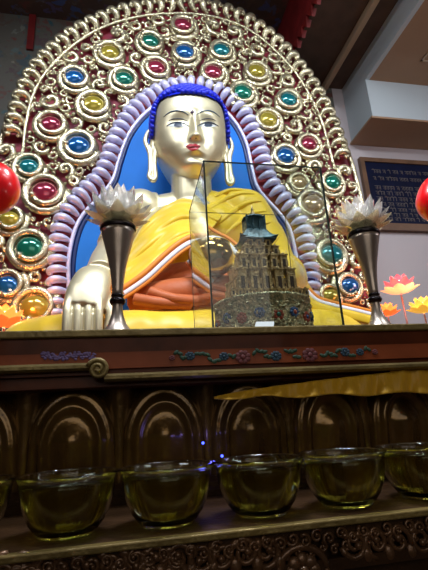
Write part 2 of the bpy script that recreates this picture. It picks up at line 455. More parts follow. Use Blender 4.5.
for i, px in enumerate(range(-20, 450, 22)):
    if abs(px - 302) < 34: continue
    c = P(px, 562 - px * .085 + 16, .67)
    mesh('leaf_scroll', join(curl((c.x, .668, c.z + .006), .021, i * 1.3, 1.4, .0055, n=20, hand=1 if i % 2 else -1),
        ball((c.x + .018, .668, c.z - .01), .009, .006, .012), ball((c.x - .012, .668, c.z + .018), .008, .006, .006)), CARV, al)

# yellow cloth hung under the ledge at the right
def scarf_fn(u, v):
    px = 214 + u * 250
    top = 398 - 26 * min(1, u / .72) ** .75 - (3 if u > .7 else 0)
    bot = 399 - 7 * u + 1.5 * math.sin(u * 23)
    py = top + (bot - top) * v
    Y = .912 + .006 * math.sin(u * 40 + v * 2) * v - .010 * v + .004 * math.sin(u * 90)
    return P(px, py, Y)
cl = mesh('altar_cloth', grid(scarf_fn, 110, 10), YELD)
s = cl.modifiers.new('s', 'SOLIDIFY'); s.thickness = .0025
tag(cl, 'strip of yellow cloth hanging below the altar ledge at its right end', 'cloth')
for px, a, b in ((361, 372, 396), (415, 368, 392)):
    pass

# ---------------------------------------------------------------- offering bowls
BR = .074
prof_o = [(.030, 0), (.0400, 0), (.0420, .002), (.0415, .004), (.0475, .008), (.0560, .019), (.0630, .034), (.0678, .050), (.0702, .066), (.0712, .076), (.0740, .0795), (.0760, .082), (.0760, .0840), (.0728, .0850)]
prof_i = [(.0695, .0825), (.0688, .074), (.0676, .064), (.0650, .050), (.0600, .034), (.0525, .020), (.0430, .0095), (.020, .006), (.001, .0055)]
def make_bowl(c):
    b = thing('offering_bowl', '', 'bowl', c, 'glass oil bowls in a row on the lower shelf')
    vs, fs = lathe([(.001, 0)] + prof_o + prof_i, c, 56)
    mesh('glass_cup', (vs, fs), GLASS, b)
    li = [(.001, .0062), (.0195, .0067), (.0420, .0102), (.0515, .0208), (.0590, .0347), (.0640, .0505), (.0666, .0645), (.0680, .0775), (.001, .0775)]
    mesh('oil', lathe(li, c, 56), OIL, b)
    return b
bx = [-.245, -.092, .058, .210, .361, .512]
labels = ['glass oil bowl cut off by the left edge of the picture, first of its row',
          'glass oil bowl under the scroll end of the gilt moulding, below the golden hand',
          'glass oil bowl just left of the blue indicator lights, third in its row',
          'glass oil bowl straight below the glass display case, fourth in its row',
          'glass oil bowl under the yellow cloth, last complete one at the right',
          'glass bowl of oil half out of the picture at the right, last of its row']
def dup(root, dx):
    r = root.copy(); COL.objects.link(r); r.location = root.location + Vector(dx)
    for ch in root.children:
        c = ch.copy(); COL.objects.link(c); mi = ch.matrix_parent_inverse.copy(); c.parent = r; c.matrix_parent_inverse = mi
    return r
b0 = make_bowl((bx[0], .75, 1.350)); b0['label'] = labels[0]
for x, l in zip(bx[1:], labels[1:]):
    d = dup(b0, (x - bx[0], 0, 0)); d['label'] = l
# two small blue pilot lights behind the bowls
LED = mat('blue_led', (.02, .02, .5), .3, emis=(.05, .08, 1.), es=6)
for (px, py), l in zip(((203, 443), (222, 456)), ('tiny blue light behind the third bowl, the higher of two', 'tiny blue light just above the rim of the fourth bowl, the lower of two')):
    c = P(px, py, .955 if py > 450 else .957)
    o = mesh('indicator_light', ball(c, .0028, nu=10, nv=6), LED)
    wv = mesh('bracket', tube([V(c.x, c.y + .002, c.z), V(c.x, 1.022, c.z)], .0012, 6), VDARK, o)
    tag(o, l, 'light', 'small blue indicator lights')
pl = bpy.data.lights.new('indicator_glow', 'POINT'); pl.energy = .03; pl.color = (.15, .15, 1); pl.shadow_soft_size = .01
po = bpy.data.objects.new('indicator_glow', pl); COL.objects.link(po); po.location = P(208, 442, .93)

# ---------------------------------------------------------------- crystal lotus holders
def crystal_petal(c, ang, tilt, L, W, base_r):
    """faceted pointed solid leaf"""
    prof = [(0, .25), (.25, .8), (.55, 1.), (.8, .62), (1., .03)]
    vs, fs = [], []
    for t, w_ in prof:
        bend = t * t * .12 * L
        for s, d in ((-1, 0), (0, .42), (1, 0), (0, -.36)):
            vs.append(V(s * w_ * W, -t * L * math.cos(tilt) - base_r + d * w_ * W * math.sin(tilt) * .9, t * L * math.sin(tilt) + bend + d * w_ * W * math.cos(tilt)))
    for i in range(len(prof) - 1):
        for k in range(4):
            k2 = (k + 1) % 4; fs.append((i * 4 + k, i * 4 + k2, i * 4 + 4 + k2, i * 4 + 4 + k))
    fs.append((0, 1, 2, 3)); fs.append((19, 18, 17, 16))
    R = Matrix.Rotation(ang, 3, 'Z')
    return [R @ v + Vector(c) for v in vs], fs
TEA = mat('warm_tealight', (1, .95, .85), .4, emis=(1, .88, .66), es=6)
def holder(cx, label):
    g = thing('candle_holder', label, 'candle holder', (cx, 1.05, 1.690), 'crystal lotus holders on the altar')
    c = (cx, 1.05, 1.690)
    st = [(.001, .018), (.042, .012), (.043, .016), (.036, .024), (.022, .044), (.0145, .068), (.0125, .090), (.0125, .1)]
    mesh('foot_dome', lathe(st, c, 40), VASE, g)
    mesh('foot_plate', lathe([(.001, 0), (.045, 0), (.0465, .004), (.045, .0105), (.041, .0135), (.001, .0135)], c, 40), VDARK, g)
    mesh('collar', join(lathe([(.001, .0945), (.0165, .0945), (.0195, .1), (.0195, .104), (.0165, .109), (.001, .109)], c, 32),
                        lathe([(.001, .112), (.014, .112), (.0165, .116), (.014, .120), (.001, .120)], c, 32)), VDARK, g)
    mesh('stem', lathe([(.001, .107), (.0130, .107), (.0138, .13), (.0158, .155), (.0195, .185), (.0255, .215), (.0340, .250), (.0415, .280), (.0440, .292), (.001, .292)], c, 40), VASE, g)
    mesh('cup_rim', lathe([(.001, .290), (.044, .290), (.0465, .295), (.0465, .301), (.043, .306), (.001, .306)], c, 40), VDARK, g)
    top = (cx, 1.05, 1.690 + .312)
    mesh('tealight', ball((cx, 1.05, top[2] + .014), .010, .010, .014), TEA, g)
    tl = bpy.data.lights.new('tealight_glow', 'POINT'); tl.energy = 1.6; tl.color = (1, .90, .74); tl.shadow_soft_size = .012
    to = bpy.data.objects.new('tealight_glow', tl); COL.objects.link(to); to.location = (cx, 1.05, top[2] + .045)
    mesh('lotus_base', lathe([(.001, -.008), (.030, -.008), (.038, .002), (.030, .014), (.012, .006), (.001, .006)], top, 12), CRYS, g, smooth=False)
    for n, tilt, L, W, br, off, mt in ((10, .22, .074, .019, .018, 0, AMB), (11, .58, .082, .021, .016, .3, CRYS), (10, .92, .090, .020, .015, 0, CRYS), (8, 1.2, .090, .017, .014, .3, CRYS)):
        for k in range(n):
            mesh('crystal_petal', crystal_petal(top, 2 * PI * k / n + off, tilt, L, W, br), mt, g, smooth=False)
    return g
holder(P(117.5, 300, 1.05).x, 'pewter stemmed holder with a crystal lotus, beside the golden hand')
holder(P(373, 290, 1.05).x, 'pewter stemmed holder with a crystal lotus, in front of the wall plaque')

# ---------------------------------------------------------------- glass display case
CX0, CX1, CY0, CY1, CZ0, CZ1 = .197, .537, 1.0, 1.30, 1.690, 2.172
gc = thing('display_case', 'clear glass box with thin dark edges around the gilt palace model', 'display case', (.367, 1.15, CZ0))
t = .0025
mesh('glass_pane', box(CX0, CX1, CY0, CY0 + t, CZ0, CZ1), PANE, gc, smooth=False)
mesh('glass_pane', box(CX0, CX1, CY1 - t, CY1, CZ0, CZ1), PANE, gc, smooth=False)
mesh('glass_pane', box(CX0, CX0 + t, CY0 + t, CY1 - t, CZ0, CZ1), PANE, gc, smooth=False)
mesh('glass_pane', box(CX1 - t, CX1, CY0 + t, CY1 - t, CZ0, CZ1), PANE, gc, smooth=False)
mesh('glass_lid', box(CX0, CX1, CY0, CY1, CZ1, CZ1 + t), PANE, gc, smooth=False)
e = .0022
bars = []
for x in (CX0, CX1):
    bars.append(box(x - e, x + e, CY0 - e, CY0 + e, CZ0, CZ1 + e))
    bars.append(box(x - e * .4, x + e * .4, CY1 - e * .4, CY1 + e * .4, CZ0, CZ1 + e))
    bars.append(box(x - e * .5, x + e * .5, CY0, CY1, CZ1, CZ1 + e))
bars.append(box(CX0, CX1, CY0 - e * .6, CY0 + e * .6, CZ1, CZ1 + 1.5 * e)); bars.append(box(CX0, CX1, CY1 - e * .4, CY1 + e * .4, CZ1, CZ1 + e))
mesh('edge_seam', join(*bars), EDGE, gc, smooth=False)
cd = P(261, 322, .985)
o = mesh('paper_card', ([V(cd.x - .028, .965, 1.6905), V(cd.x + .022, .965, 1.6905), V(cd.x + .036, .992, 1.722), V(cd.x - .010, .992, 1.722),
                         V(cd.x - .028, .966, 1.6900), V(cd.x + .022, .966, 1.6900), V(cd.x + .036, .993, 1.7215), V(cd.x - .010, .993, 1.7215)],
                        [(0, 1, 2, 3), (7, 6, 5, 4), (0, 4, 5, 1), (1, 5, 6, 2), (2, 6, 7, 3), (3, 7, 4, 0)]), CARD, smooth=False)
tag(o, 'small white paper card leaning on the front of the glass case', 'card')

# ---------------------------------------------------------------- palace model in the case
MG = mat('antique_gilt_filigree', (.85, .72, .42), .35, .5, bump=.9, bscale=220, var=.75, vscale=120, col2=(.20, .24, .14))
MB = mat('antique_gilt', (.66, .46, .22), .4, .5, bump=.6, bscale=150, var=.6, vscale=60)
MD = mat('dark_niche', (.05, .03, .02), .6)
MT = mat('teal_enamel', (.05, .13, .17), .35, .3, bump=.4, bscale=120, var=.4, vscale=50)
MGEMS = [mat('model_stone_' + n, c, .2) for n, c in (('rust', (.35, .07, .04)), ('blue', (.03, .10, .26)), ('green', (.03, .14, .10)))]
mx, my, mz = .372, 1.155, 1.6905
mp_ = thing('mandala_palace', 'miniature tiered gilt palace model with a teal pagoda roof inside the glass case', 'model', (mx, my, mz))
zz = lambda py, px=258: P(px, py, my).z
zd = P(264, 291, my - .135).z
RD = .138
mesh('drum', lathe([(.001, 0), (RD, 0), (RD + .003, .004), (RD - .002, .010), (RD - .002, zd - mz - .012), (RD + .002, zd - mz - .008), (RD + .003, zd - mz - .002), (RD - .004, zd - mz), (.001, zd - mz)], (mx, my, mz), 96), MG, mp_)
random.seed(11)
fil = []
for k in range(150):
    a = random.uniform(PI, 2 * PI); z = random.uniform(.015, zd - mz - .018)
    p = V(mx + (RD + .000) * math.cos(a), my + RD * math.sin(a), mz + z)
    fil.append(ball(p, random.uniform(.003, .006), nu=6, nv=4))
mesh('drum_filigree', join(*fil), MG, mp_)
zm = mz + (zd - mz) * .5
for k in range(9):
    a = PI + (k + .5) * PI / 9
    p = V(mx + RD * math.cos(a), my + RD * math.sin(a), zm + (.004 if k % 2 else -.004))
    ro = Matrix.Rotation(a - PI * 1.5, 3, 'Z')
    s_ = mesh('stone_rosette', join(*[ball(p + ro @ V(.010 * math.cos(q * PI / 4), 0, .010 * math.sin(q * PI / 4)), .0055, .004, .0055, 8, 5) for q in range(8)]), MGEMS[k % 2], mp_)
    mesh('stone', ball(p, .007, .0065, .007, 10, 6), MGEMS[(k + 1) % 3], s_)
def tier(half, z0, z1, nb, bl, name='tier'):
    g = [box(mx - half, mx + half, my - half * .8, my + half * .8, z0, z1 - .3 * (z1 - z0))]
    d = []
    for k in range(nb):
        x = mx - half + 2 * half * (k + .5) / nb
        for yy in (my - half * .8, my + half * .8):
            g.append(box(x - bl, x + bl, yy - bl * .8, yy + bl * .8, z0, z1))
            g.append(box(x - bl * 1.25, x + bl * 1.25, yy - bl, yy + bl, z1 - .003, z1))
            g.append(ball((x, yy, z1 + .003), bl * .5, nu=8, nv=5))
        d.append(box(x - bl * .45, x + bl * .45, my - half * .8 - bl * .86, my - half * .8 - bl * .5, z0 + .25 * (z1 - z0), z0 + .72 * (z1 - z0)))
        if k < nb - 1:
            xm = x + half / nb
            d.append(box(xm - .002, xm + .002, my - half * .8 - .001, my - half * .8 + .002, z0 + .1 * (z1 - z0), z0 + .5 * (z1 - z0)))
    o = mesh(name, join(*g), MB, mp_, smooth=False)
    mesh('niche', join(*d), MD, o, smooth=False)
zA, zB, zC, zD, zE, zF, zG = zd - .002, zz(277), zz(262), zz(252), zz(243), zz(232), zz(219)
tier(.112, zA - .001, zA + .022, 12, .0062, 'parapet')
tier(.088, zA + .0, zB, 5, .012)
tier(.074, zB - .004, zC, 5, .010)
tier(.058, zC - .004, zD, 4, .009)
tier(.040, zD - .004, zE, 3, .008, 'tower')
def roof(z0, z1, h0, h1, m, name):
    def f(u, v):
        k = u * 4; s = int(min(k, 3.999)); q = (k - s) * 2 - 1
        hx = h0 + (h1 - h0) * v
        r = hx * (1 + .10 * q * q * (1 - v))
        cx_, cy_ = [(q, -1), (1, q), (-q, 1), (-1, -q)][s]
        return (mx + cx_ * r, my + cy_ * r * .85, z0 + (z1 - z0) * (v ** 1.6) + .010 * (q ** 4) * (1 - v) ** 2)
    mesh(name, join(grid(f, 40, 8), box(mx - h0 * .97, mx + h0 * .97, my - h0 * .82, my + h0 * .82, z0 - .004, z0 + .002)), m, mp_)
roof(zE, zF, .054, .030, MT, 'pagoda_roof')
mesh('lantern_storey', join(box(mx - .030, mx + .030, my - .024, my + .024, zF - .003, zG - .004), *[tube([V(mx + x, my - .025, zF - .003), V(mx + x, my - .025, zG)], .003, 6) for x in (-.028, -.01, .01, .028)]), MT, mp_, smooth=False)
mesh('upper_roof', lathe([(.001, zG - .006 - mz), (.036, zG - .006 - mz), (.034, zG - mz), (.018, zG + .006 - mz), (.001, zG + .010 - mz)], (mx, my, mz), 4 * 8), MT, mp_)
zH = zz(206)
mesh('finial', lathe([(.001, zG + .004 - mz), (.009, zG + .006 - mz), (.004, zG + .014 - mz), (.007, zG + .020 - mz), (.003, zG + .026 - mz), (.0045, zG + .030 - mz), (.001, zH - mz)], (mx, my, mz), 12), MB, mp_)
for sx in (-1, 1):
    mesh('side_banner', join(tube([V(mx + sx * .062, my - .02, zC - .004), V(mx + sx * .062, my - .02, zC + .030)], .0018, 6), ball((mx + sx * .062, my - .02, zC + .032), .004), lathe([(.004, 0), (.009, .004), (.007, .012), (.002, .018)], (mx + sx * .062, my - .02, zC + .008), 8)), MB, mp_)

# ---------------------------------------------------------------- throne-back halo
HY = 2.72                     # plane of the carved back
OUT = [(-14, 335), (-14, 260), (-13, 200), (-8, 160), (0, 140), (6, 120), (13, 102), (21, 83), (33, 64), (51, 46), (69, 31), (90, 19), (112, 9), (135, 3), (158, 0), (180, -2), (204, 0),
       (228, 6), (250, 16), (272, 32), (293, 53), (312, 78), (329, 102), (341, 131), (352, 160), (359, 185), (366, 215), (371, 250), (374, 290), (376, 335)]
RIDGE = [(24, 152), (25, 138), (27, 124), (32, 102), (41, 82), (54, 66), (68, 52), (84, 40), (102, 30), (122, 23), (145, 18), (168, 16), (190, 16), (213, 19), (236, 26), (256, 37), (275, 53), (291, 70), (303, 87), (313, 106), (321, 124), (327, 145), (332, 166)]
BAND = [(58, 326), (58, 300), (59, 270), (60, 245), (65, 222), (76, 204), (90, 190), (103, 176), (110, 160), (116, 143), (124, 127), (135, 112), (150, 99), (168, 90), (190, 86), (213, 90), (231, 102), (245, 118), (254, 138), (261, 158),
        (266, 177), (275, 192), (288, 207), (298, 222), (304, 240), (308, 262), (310, 285), (311, 326)]
INNER = [(70, 330), (69, 289), (69, 259), (75, 231), (85, 213), (101, 197), (113, 180), (119, 160), (128, 136), (142, 117), (158, 105), (175, 98), (190, 96), (207, 99), (223, 110), (237, 126), (246, 144), (251, 166), (256, 186), (266, 200),
         (279, 214), (289, 229), (294, 248), (297, 270), (299, 290), (300, 330)]
H3 = lambda L, Y=HY: [P(x, y, Y) for x, y in L]
ha = thing('throne_halo', 'huge carved golden halo set with coloured gems standing behind the statue', 'halo', (.4, HY + .06, 1.69))
def plate(pts, y0, y1):
    n = len(pts)
    vs = [V(p.x, y0, p.z) for p in pts] + [V(p.x, y1, p.z) for p in pts]
    return vs, [tuple(range(n)), tuple(range(2 * n - 1, n - 1, -1))] + [(i, n + i, n + (i + 1) % n, (i + 1) % n) for i in range(n)]
def ext(pts): return [V(pts[0].x, 0, 1.69)] + pts + [V(pts[-1].x, 0, 1.69)]
outer = cat(H3(OUT), 4)
mesh('backboard', plate(ext(outer), HY + .03, HY + .10), REDBACK, ha, smooth=False)
inner = cat(H3(INNER), 4)
mesh('blue_panel', plate(ext(inner), HY + .005, HY + .028), BLUE, ha, smooth=False)
band = cat(H3(BAND), 6)
mesh('inner_ridge', tube([V(p.x, HY - .012, p.z) for p in inner], .014, 8), LAV, ha)
# shade between ridge and panel, painted in as a navy tube
mesh('inner_shade', tube([V(p.x + (.39 - p.x) * .035, HY + .012, p.z - .012) for p in inner], .019, 8), NAVY, ha)
# --- lavender lotus band
pts = resample(band, .071)
for i in range(1, len(pts) - 1):
    p = pts[i]; tt = (pts[i + 1] - pts[i - 1]).normalized()
    nn = V(-tt.z, 0, tt.x)                         # outward (left when going up the left side)
    rr = .052
    side = []
    rad = []
    for q, (u, v_, d, r) in enumerate(((-1.15, 0, 0, .014), (-.7, .08, .018, .022), (-.1, .12, .036, .029), (.5, .05, .040, .031), (.95, -.10, .030, .025), (1.05, -.38, .022, .017), (.70, -.45, .030, .013))):
        sgn = 1
        side.append(V(p.x, HY, p.z) + nn * (u * rr) + tt * (v_ * rr * (1 if p.x < .41 else -1) * 1.0) + V(0, -d, 0)); rad.append(r)
    side = cat(side, 3); rad = [lerp_table(list(enumerate(rad)), k / 3) for k in range(len(side))]
    mesh('lotus_band_petal', tube(side, rad, 8, flat=.9), LAV, ha)
# --- rim
outr = resample(cat(H3(OUT[3:26]), 6), .004)
ridge = cat(H3(RIDGE), 6)
mesh('rim_ridge', tube([V(p.x, HY - .020, p.z) for p in ridge], .013, 8), GOLDR, ha)
cen = V(.39, 0, 2.95)
rp = resample(cat(H3([((a[0] + b[0]) / 2, (a[1] + b[1]) / 2) for a, b in zip(
    [(x, y) for x, y in RIDGE], [(2, 140), (3, 130), (6, 120), (14, 100), (22, 82), (36, 60), (52, 45), (72, 30), (94, 18), (118, 8), (143, 2), (168, -1), (193, -1), (220, 3), (246, 13), (270, 30), (292, 51), (310, 75), (323, 94), (333, 113), (342, 133), (350, 155), (354, 168)])]), 6), .098)
for i in range(1, len(rp) - 1):
    p = rp[i]; tt = (rp[i + 1] - rp[i - 1]).normalized(); nn = V(-tt.z, 0, tt.x)
    k = .062; hand = 1 if p.x < .41 else -1
    path = [(-1., -.45, .0, .014), (-.55, .15, .022, .026), (.0, .32, .034, .034), (.55, .2, .036, .033), (.85, -.2, .030, .024), (.55, -.48, .028, .017), (.25, -.30, .032, .012)]
    s3 = cat([V(p.x, HY, p.z) + nn * (u * k) + tt * (v_ * k * hand) + V(0, -d, 0) for u, v_, d, r in path], 3)
    rad = [lerp_table(list(enumerate([q[3] for q in path])), j / 3) for j in range(len(s3))]
    bead = ball(V(p.x, HY - .03, p.z) + nn * (k * .95) + tt * (k * .35 * hand), .018, nu=10, nv=6)
    bead2 = ball(V(p.x, HY - .02, p.z) - nn * (k * .55) - tt * (k * .5 * hand), .013, nu=8, nv=5)
    mesh('rim_scroll', join(tube(s3, rad, 8), bead, bead2), GOLDR, ha)
mesh('outer_edge', tube([V(p.x, HY + .02, p.z) for p in outer], .020, 8), GOLDR, ha)
# --- gems in swirling settings
def gemmat(n, c): return mat('enamel_gem_' + n, c, .16, .45, coat=1., var=.25, vscale=9)
GM = {'r': gemmat('ruby', (.36, .03, .07)), 'g': gemmat('green', (.01, .22, .15)), 'b': gemmat('blue', (.01, .13, .42)), 't': gemmat('teal', (.01, .22, .26)), 'y': gemmat('yellow', (.48, .38, .05)), 'p': gemmat('pearl_gold', (.55, .40, .22))}
GEMS = [(183, 30, 'r', 8.5), (150, 46, 'g', 8.5), (185, 57, 'b', 9), (221, 55, 't', 8.5), (110, 57, 'y', 9), (156, 72, 'r', 9), (213, 77, 'r', 9), (256, 76, 'y', 9), (75, 82, 'b', 9), (124, 83, 'g', 9), (242, 97, 'g', 9.5), (287, 104, 't', 9),
        (94, 108, 'y', 10), (52, 128, 'r', 9.5), (79, 149, 'b', 11), (267, 124, 'y', 9.5), (307, 148, 'r', 9), (284, 160, 'b', 10), (30, 170, 't', 9), (46, 195, 'r', 12), (330, 186, 'g', 9), (310, 208, 'p', 12), (11, 222, 'y', 9), (31, 250, 'g', 12),
        (9, 287, 'b', 10), (36, 309, 'y', 13), (328, 257, 't', 12), (346, 288, 'b', 10), (297, 186, 'p', 8), (352, 226, 'y', 9), (327, 298, 'y', 9)]
placed = []
def setting(px, py, key, g, idx):
    c = P(px, py, HY); s = PXW(HY, c.z); R_ = g * s
    hand = 1 if c.x < .41 else -1
    a0 = math.atan2(c.z - 2.6, c.x - .39) + (.6 if hand > 0 else -.6)
    ptsS, rad = [], []
    for i in range(40):
        t = i / 39; a = a0 + PI - hand * t * 2 * PI * 1.45
        q = R_ * (1.62 - .62 * t ** 1.4)
        ptsS.append(V(c.x + q * math.cos(a), HY - .018 - .050 * t, c.z + q * math.sin(a) * 1.02)); rad.append(R_ * (.44 - .22 * t))
    e0 = ptsS[-1]
    dish = []
    so = mesh('jewel_setting', join(tube(ptsS, rad, 8, flat=.8, up=(0, 1, 0)), ball(e0 + V(0, -.008, 0), R_ * .26, nu=10, nv=6),
              lathe([(R_ * .9, 0), (R_ * 1.7, 0), (R_ * 1.75, .01), (R_ * 1.35, .034), (R_ * .95, .025)], (0, 0, 0), 28)), GOLDR, ha)
    # turn the dish (last 28*5 verts) to face the room
    me = so.data; n0 = len(me.vertices) - 28 * 5
    for v in me.vertices[n0:]:
        x, y, z = v.co; v.co = (c.x + x, HY - z, c.z + y)
    vs, fs = ball((0, 0, 0), R_ * 1.02, R_ * .62, R_ * .90, 20, 14)
    out = []
    ca = a0 + 1.2
    for v in vs:                                    # teardrop with a curled tip
        k = 1 + .30 * max(0, (v.x * math.cos(ca) + v.z * math.sin(ca)) / R_) ** 2
        out.append(V(c.x + v.x * k, HY - .038 + v.y, c.z + v.z * k))
    mesh('jewel', (out, fs), GM[key], so)
    placed.append((c.x, c.z, R_ * 1.78))
for i, g in enumerate(GEMS): setting(*g, i)
# --- filler scrollwork packed between settings, band and ridge
def inside(p, poly):
    r = False; n = len(poly)
    for i in range(n):
        a, b = poly[i], poly[i - 1]
        if (a[1] > p[1]) != (b[1] > p[1]) and p[0] < (b[0] - a[0]) * (p[1] - a[1]) / (b[1] - a[1]) + a[0]: r = not r
    return r
bo = [(p.x, p.z) for p in band]
bpoly = [(bo[0][0], 1.6)] + bo + [(bo[-1][0], 1.6)]
full = [(p.x, p.z) for p in outer]; opoly = [(full[0][0], 1.6)] + full + [(full[-1][0], 1.6)]
rpt = [(p.x, p.z) for p in ridge]; bpt = bo; opt = full
def dist(p, L, step=1): return min(math.hypot(p[0] - a, p[1] - b) for a, b in L[::step])
random.seed(5)
circ = list(placed); fil = []
zr_l, zr_r = ridge[0].z, ridge[-1].z
rpoly = [(ridge[0].x - .9, 1.6), (ridge[0].x - .9, zr_l), ] + rpt + [(outer[-1].x, zr_r - .02), (outer[-1].x, 1.6)]
for rmax, tries in ((.075, 1500), (.055, 4000), (.040, 6000), (.028, 7000), (.019, 7000)):
    for _ in range(tries):
        x = random.uniform(-.95, 1.72); z = random.uniform(2.0, 4.85)
        if not inside((x, z), opoly) or inside((x, z), bpoly) or not inside((x, z), rpoly): continue
        r = min(math.hypot(x - a, z - b) - c for a, b, c in circ)
        if r < rmax * .75: continue
        r = min(r, dist((x, z), bpt, 2) - .06)
        if r < rmax * .75: continue
        r = min(r, dist((x, z), opt, 2) - .01, dist((x, z), rpt, 2) - .01, rmax)
        if r < rmax * .75: continue
        circ.append((x, z, r * .94)); fil.append((x, z, r))
fil.sort(key=lambda q: -q[2])
rest = []
for idx, (x, z, r) in enumerate(fil):
    swirl = []
    a0 = math.atan2(z - 2.7, x - .41) + random.choice((0, 2.1, 4.)); hand = random.choice((-1, 1))
    if r > .021:
        pts_, rad = [], []; n = 16
        for i in range(n):
            t = i / (n - 1); a = a0 + hand * t * 2 * PI * 1.12; q = r * (.92 - .66 * t)
            pts_.append(V(x + q * math.cos(a), HY - .006 - .034 * t, z + q * math.sin(a))); rad.append(r * (.40 - .14 * t) * (1 if t > .1 else .5 + 5 * t))
        swirl.append(tube(pts_, rad, 7)); swirl.append(ball(pts_[-1] + V(0, -.004, 0), r * .30, nu=8, nv=6))
        for da, k in ((2.4, .34), (4.2, .28), (.6, .24)):
            a = a0 + da
            swirl.append(ball((x + r * 1.02 * math.cos(a), HY - .006, z + r * 1.02 * math.sin(a)), r * k, r * k, r * k, 8, 6))
    else:
        swirl.append(ball((x, HY - .004, z), r * 1.05, r * 1.2, r * 1.05, 8, 6))
    if idx < 98: mesh('scroll_curl', join(*swirl), GOLDR, ha)
    else: rest += swirl
mesh('small_scroll_relief', join(*rest), GOLDR, ha)['kind'] = 'stuff'
print('FILL', len(fil))
# volutes that close the rim at each end
for pts_px in ([(24, 150), (22, 156), (14, 160), (4, 165), (-6, 172)], [(332, 166), (335, 170), (340, 173), (346, 174), (351, 171)]):
    mesh('rim_volute', tube([V(p.x, HY - .02, p.z) for p in cat(H3(pts_px), 5)], .013, 8), GOLDR, ha)

# ---------------------------------------------------------------- statue
st = thing('buddha_statue', 'large seated golden Buddha statue with blue curled hair and yellow robe', 'statue', (.38, 2.25, 1.69))
HX, HYc = .382, 2.36
z_chin = P(192, 172, 2.19).z; z_brow = P(192, 113, 2.14).z; z_eye = P(192, 125.5, 2.15).z; z_nose = P(192, 138.5, 2.10).z; z_lip = P(192, 147, 2.13).z; z_hl = P(190, 97, 2.18).z
z_top = z_chin + .70
WT = [(0, .040), (.03, .074), (.08, .108), (.16, .154), (.28, .206), (.42, .231), (.6, .235), (.74, .228), (.85, .190), (.93, .140), (.98, .08), (1, .0)]
FT = [(0, .10), (.03, .165), (.08, .190), (.16, .200), (.28, .208), (.42, .216), (.58, .226), (.72, .222), (.84, .185), (.93, .130), (.98, .07), (1, .0)]
def smooth_tab(tab, t, w=.03): return (lerp_table(tab, max(0, t - w)) + 2 * lerp_table(tab, t) + lerp_table(tab, min(1, t + w))) / 4 if 0 < t < 1 else lerp_table(tab, t)
def G(a, s): return math.exp(-(a / s) ** 2)
def head_fn(u, v, grow=0., feat=True):
    t = v; z = z_chin + (z_top - z_chin) * t
    a = 2 * PI * u - PI / 2
    w_ = smooth_tab(WT, t) + grow; d = smooth_tab(FT, t) + grow
    ca, sa = math.cos(a), math.sin(a)
    n = 2.25
    r = (abs(ca) ** n + abs(sa) ** n) ** (-1 / n)
    x = w_ * r * ca; y = (d if sa < 0 else .25 * min(1, d / .2)) * r * sa
    if sa < 0 and feat:
        dx = abs(x); f = 0
        # brow ridge, sockets, lids
        f += .010 * G(z - z_brow - .010, .03) * G(dx - .085, .07)
        f -= .022 * G(z - (z_eye + .018), .035) * G(dx - .095, .05)
        f += .020 * G(z - (z_eye + .006), .026) * G(dx - .098, .045)
        f -= .010 * G(z - z_eye, .05) * G(dx - .035, .02)
        # nose
        k = (z_brow - z) / (z_brow - z_nose - .022)
        if -.2 < k < 1.25:
            hgt = .016 + .050 * max(0, min(1, k)) ** 1.3
            if k > 1: hgt *= max(0, 1 - (k - 1) / .22)
            if k < 0: hgt *= max(0, 1 + k / .2)
            f += hgt * G(dx, .020 + .012 * max(0, k))
        f += .020 * G(z - z_nose - .030, .016) * G(dx - .026, .015)
        # cheeks, lips, chin
        f += .012 * G(z - (z_nose + .01), .06) * G(dx - .115, .05)
        f += .022 * G(z - z_lip, .030) * G(dx, .055)
        f += .012 * G(z - (z_lip + .014), .011) * G(dx, .04)
        f += .014 * G(z - (z_lip - .014), .012) * G(dx, .032)
        f -= .006 * G(z - z_lip, .004) * G(dx, .045)
        f -= .010 * G(z - (z_lip - .045), .016) * G(dx, .05)
        f += .018 * G(z - (z_lip - .085), .030) * G(dx, .05)
        y -= f
    return (HX + x, HYc + y, z)
parts = [grid(head_fn, 120, 110)]
def ell(*a, **k): parts.append(ball(*a, nu=40, nv=26, **k))
# neck, chest, belly, shoulders
parts.append(tube(cat([V(HX, 2.42, 2.55), V(HX, 2.41, 2.72), V(HX, 2.39, 2.82), V(HX, 2.38, 3.02)], 5), [.19] * 5 + [.15] * 4 + [.128] * 7, 32))
ell((HX, 2.43, 2.52), .33, .19, .30)
ell((HX, 2.42, 2.20), .29, .20, .36)
ell((HX, 2.44, 2.745), .36, .13, .145)
for s in (-1, 1): ell((HX + s * .14, 2.36, 2.60), .17, .13, .15)
# right arm (at the left of the view) reaching down to the ground
sh = V(.065, 2.42, 2.755); el = V(-.085, 2.34, 2.40); wr = V(-.135, 1.93, 2.165)
parts.append(tube(cat([V(.16, 2.44, 2.78), sh, V(-.035, 2.39, 2.60), V(-.095, 2.33, 2.45), V(-.125, 2.24, 2.36), V(-.135, 2.10, 2.26), wr], 6),
                  [.10 + .0 * i for i in range(6)] + [.128 - .003 * i for i in range(6)] + [.113 - .002 * i for i in range(6)] + [.09 - .002 * i for i in range(6)] + [.08 - .001 * i for i in range(6)] + [.074 - .001 * i for i in range(7)], 28))
ell((.065, 2.42, 2.755), .13, .13, .13)
